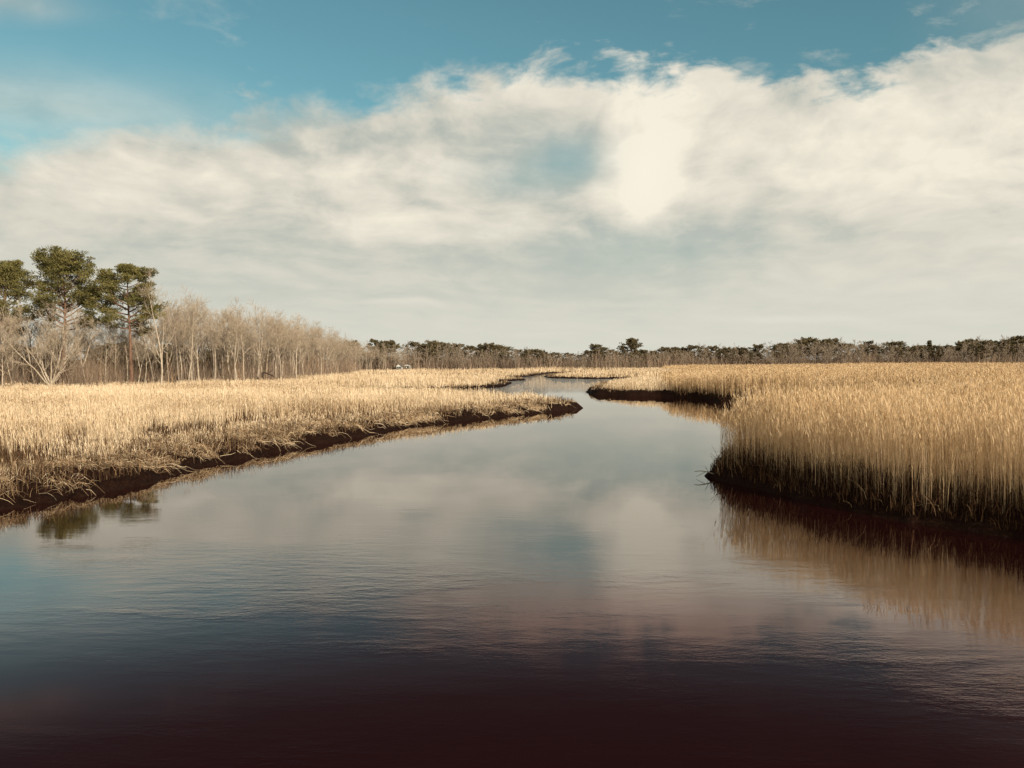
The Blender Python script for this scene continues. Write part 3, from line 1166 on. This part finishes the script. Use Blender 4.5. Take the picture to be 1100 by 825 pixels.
# warp
w1 = noise_node(nt, 3.0, 3, comb(az, M('MULTIPLY', el, 1.8), 1.0))
w2 = noise_node(nt, 3.0, 3, comb(az, M('MULTIPLY', el, 1.8), 7.0))
azw = M('ADD', az, M('MULTIPLY', M('SUBTRACT', w1, .5), .16))
elw = M('ADD', el, M('MULTIPLY', M('SUBTRACT', w2, .5), .07))

# upper rim of the cloud bank (azimuth -> elevation)
fc = nt.nodes.new("ShaderNodeFloatCurve")
edge = [(-200, 190), (0, 150), (110, 128), (200, 118), (370, 105), (440, 87), (500, 73), (560, 70), (640, 63), (700, 64), (760, 66), (830, 78), (880, 84), (920, 76), (960, 62), (1010, 46), (1100, 28), (1300, -10)]
cp = fc.mapping.curves[0].points
AZ0, AZ1, EL1 = -1.0, 1.0, .8
pts = [(0.0, .30 / EL1)] + [((azel(*e)[0] - AZ0) / (AZ1 - AZ0), azel(*e)[1] / EL1) for e in edge] + [(1.0, .5 / EL1)]
while len(cp) < len(pts):
    cp.new(.5, .5)
for q, (a_, b_) in enumerate(pts):
    cp[q].location = (a_, b_)
fc.mapping.update()
nt.links.new(M('DIVIDE', M('SUBTRACT', az, AZ0), AZ1 - AZ0), fc.inputs["Value"])
rim = M('MULTIPLY', fc.outputs[0], EL1)
puff = noise_node(nt, 7.0, 8, comb(azw, M('MULTIPLY', elw, 1.7), 3.0), .58)
puff2 = noise_node(nt, 20.0, 6, comb(azw, M('MULTIPLY', elw, 2.2), 5.0), .6)
depth = M('SUBTRACT', rim, el)            # >0 inside the bank
dens = M('ADD', M('MULTIPLY', depth, 1.0), M('ADD', M('MULTIPLY', M('SUBTRACT', puff, .5), .13), M('MULTIPLY', M('SUBTRACT', puff2, .5), .055)))
cloud = SS(dens, M('MULTIPLY', SS(az, .1, -.5), -.03), M('MULTIPLY_ADD', SS(az, .1, -.5), .03, .026))
# thin wisps above the rim
wis = noise_node(nt, 5.5, 8, comb(M('MULTIPLY', azw, 1.0), M('MULTIPLY', elw, 2.6), 11.0), .62)
wisp = M('MULTIPLY', SS(M('ADD', wis, M('MULTIPLY', SS(az, .0, .35), .10)), .56, .76), M('MULTIPLY', SS(depth, -.16, -.01), .75))
high = M('MULTIPLY', SS(noise_node(nt, 3.2, 7, comb(azw, M('MULTIPLY', el, 1.3), 21.0), .6), .52, .72), M('MULTIPLY', SS(el, .75, 1.0), .6))
veil = M('MULTIPLY', SS(az, .42, .72), M('MULTIPLY', SS(el, .2, .42), .45))


def blob(px, py, sx, sy, amp):
    a_, e_ = azel(px, py)
    da = M('DIVIDE', M('SUBTRACT', azw, a_), sx / F)
    de = M('DIVIDE', M('SUBTRACT', elw, e_), sy / F)
    q = M('ADD', M('MULTIPLY', da, da), M('MULTIPLY', de, de))
    return M('MULTIPLY', M('EXPONENT', M('MULTIPLY', q, -1.0)), amp)


hole = M('ADD', blob(610, 165, 40, 22, .5), M('ADD', 0.0, blob(560, 190, 60, 18, .2)))
thin = M('ADD', hole, blob(700, 262, 130, 26, .10))
cloud = M('MULTIPLY', cloud, M('SUBTRACT', 1.0, M('MULTIPLY', thin, .75), clamp=True))
corner = M('MAXIMUM', blob(0, 3, 50, 14, .5), blob(60, 118, 190, 34, .46))
cover = M('MAXIMUM', M('MAXIMUM', cloud, wisp), M('MAXIMUM', M('MAXIMUM', high, veil), corner))

# light and dark inside the bank
ey = M('DIVIDE', -.65, M('ADD', elw, .25))          # rows of cloud close up towards the horizon
b1 = noise_node(nt, 4.0, 7, comb(azw, ey, 31.0), .56)
az15 = M('MULTIPLY', azw, 1.7)
b2 = noise_node(nt, 11.0, 7, comb(az15, ey, 37.0), .58)
r1 = noise_node(nt, 5.5, 6, comb(az15, ey, 43.0), .55)
r2 = noise_node(nt, 5.5, 6, comb(M('ADD', az15, .04), M('ADD', ey, .03), 43.0), .55)
relief = M('SUBTRACT', r1, r2)
lum = M('ADD', M('MULTIPLY', M('SUBTRACT', b1, .5), 1.0), M('MULTIPLY', M('SUBTRACT', b2, .5), .62))
lum = M('ADD', lum, M('MULTIPLY', relief, 1.1))
lum = M('MULTIPLY', lum, M('MULTIPLY_ADD', SS(el, .03, .24), .62, .38))   # distant cloud is flatter and smoother
lum = M('ADD', lum, .575)
for q in [(690, 165, 50, 75, .40), (690, 215, 20, 28, .45), (820, 150, 190, 60, .20), (1050, 190, 150, 80, .26), (560, 90, 120, 26, .30), (428, 247, 62, 17, .34), (545, 250, 50, 14, .32),
          (350, 195, 120, 20, .15), (60, 180, 140, 40, .18), (450, 155, 120, 45, -.20), (608, 162, 42, 32, -.40), (570, 192, 46, 22, -.22), (800, 255, 190, 26, -.33),
          (450, 300, 260, 35, -.13), (620, 285, 130, 25, -.14), (250, 330, 260, 18, -.08), (980, 290, 200, 30, .06), (430, 331, 60, 4, .3), (850, 338, 90, 4, .25), (200, 260, 200, 25, -.05)]:
    lum = M('ADD', lum, blob(*q))
ccol = ramp(nt, [(0, (.36, .43, .40)), (.35, (.50, .525, .47)), (.62, (.70, .67, .575)), (1, (.92, .855, .72))], lum)
lowhaze = SS(el, .19, .0)


def mixc(f, a, b_, typ='MIX'):
    n = nt.nodes.new("ShaderNodeMixRGB")
    n.blend_type = typ
    for k, v in enumerate((f, a, b_)):
        if isinstance(v, (int, float)):
            n.inputs[k].default_value = v
        elif isinstance(v, tuple):
            n.inputs[k].default_value = (*v, 1)
        else:
            nt.links.new(v, n.inputs[k])
    return n.outputs[0]


ccol = mixc(M('MULTIPLY', lowhaze, .75), ccol, (.70, .70, .61))
skycol = mixc(1.0, sky.outputs[0], (.66, .94, .71), 'MULTIPLY')
skycol = mixc(SS(el, .40, .75), skycol, mixc(1.0, skycol, (.45, .30, .26), 'MULTIPLY'))
cl10 = mixc(1.0, ccol, (.77 / BG, .77 / BG, .77 / BG), 'MULTIPLY')
# the sunlit cloud tower in the middle is the brightest thing in the sky
cl10 = mixc(1.0, cl10, comb(*[M('ADD', 1.0, blob(690, 180, 42, 60, .05))] * 3), 'MULTIPLY')
fin = mixc(cover, skycol, cl10)
nt.links.new(fin, bg.inputs[0])

# ------------------------------------------------------------------ render settings
vs = scn.view_settings
vs.view_transform = 'Standard'
vs.look = 'None'
vs.exposure = .35
vs.gamma = 1
vs.use_curve_mapping = False
scn.cycles.max_bounces = 6
scn.cycles.diffuse_bounces = 3
scn.cycles.glossy_bounces = 3
scn.cycles.transparent_max_bounces = 4
scn.cycles.use_denoising = True
print("trees", cnt)
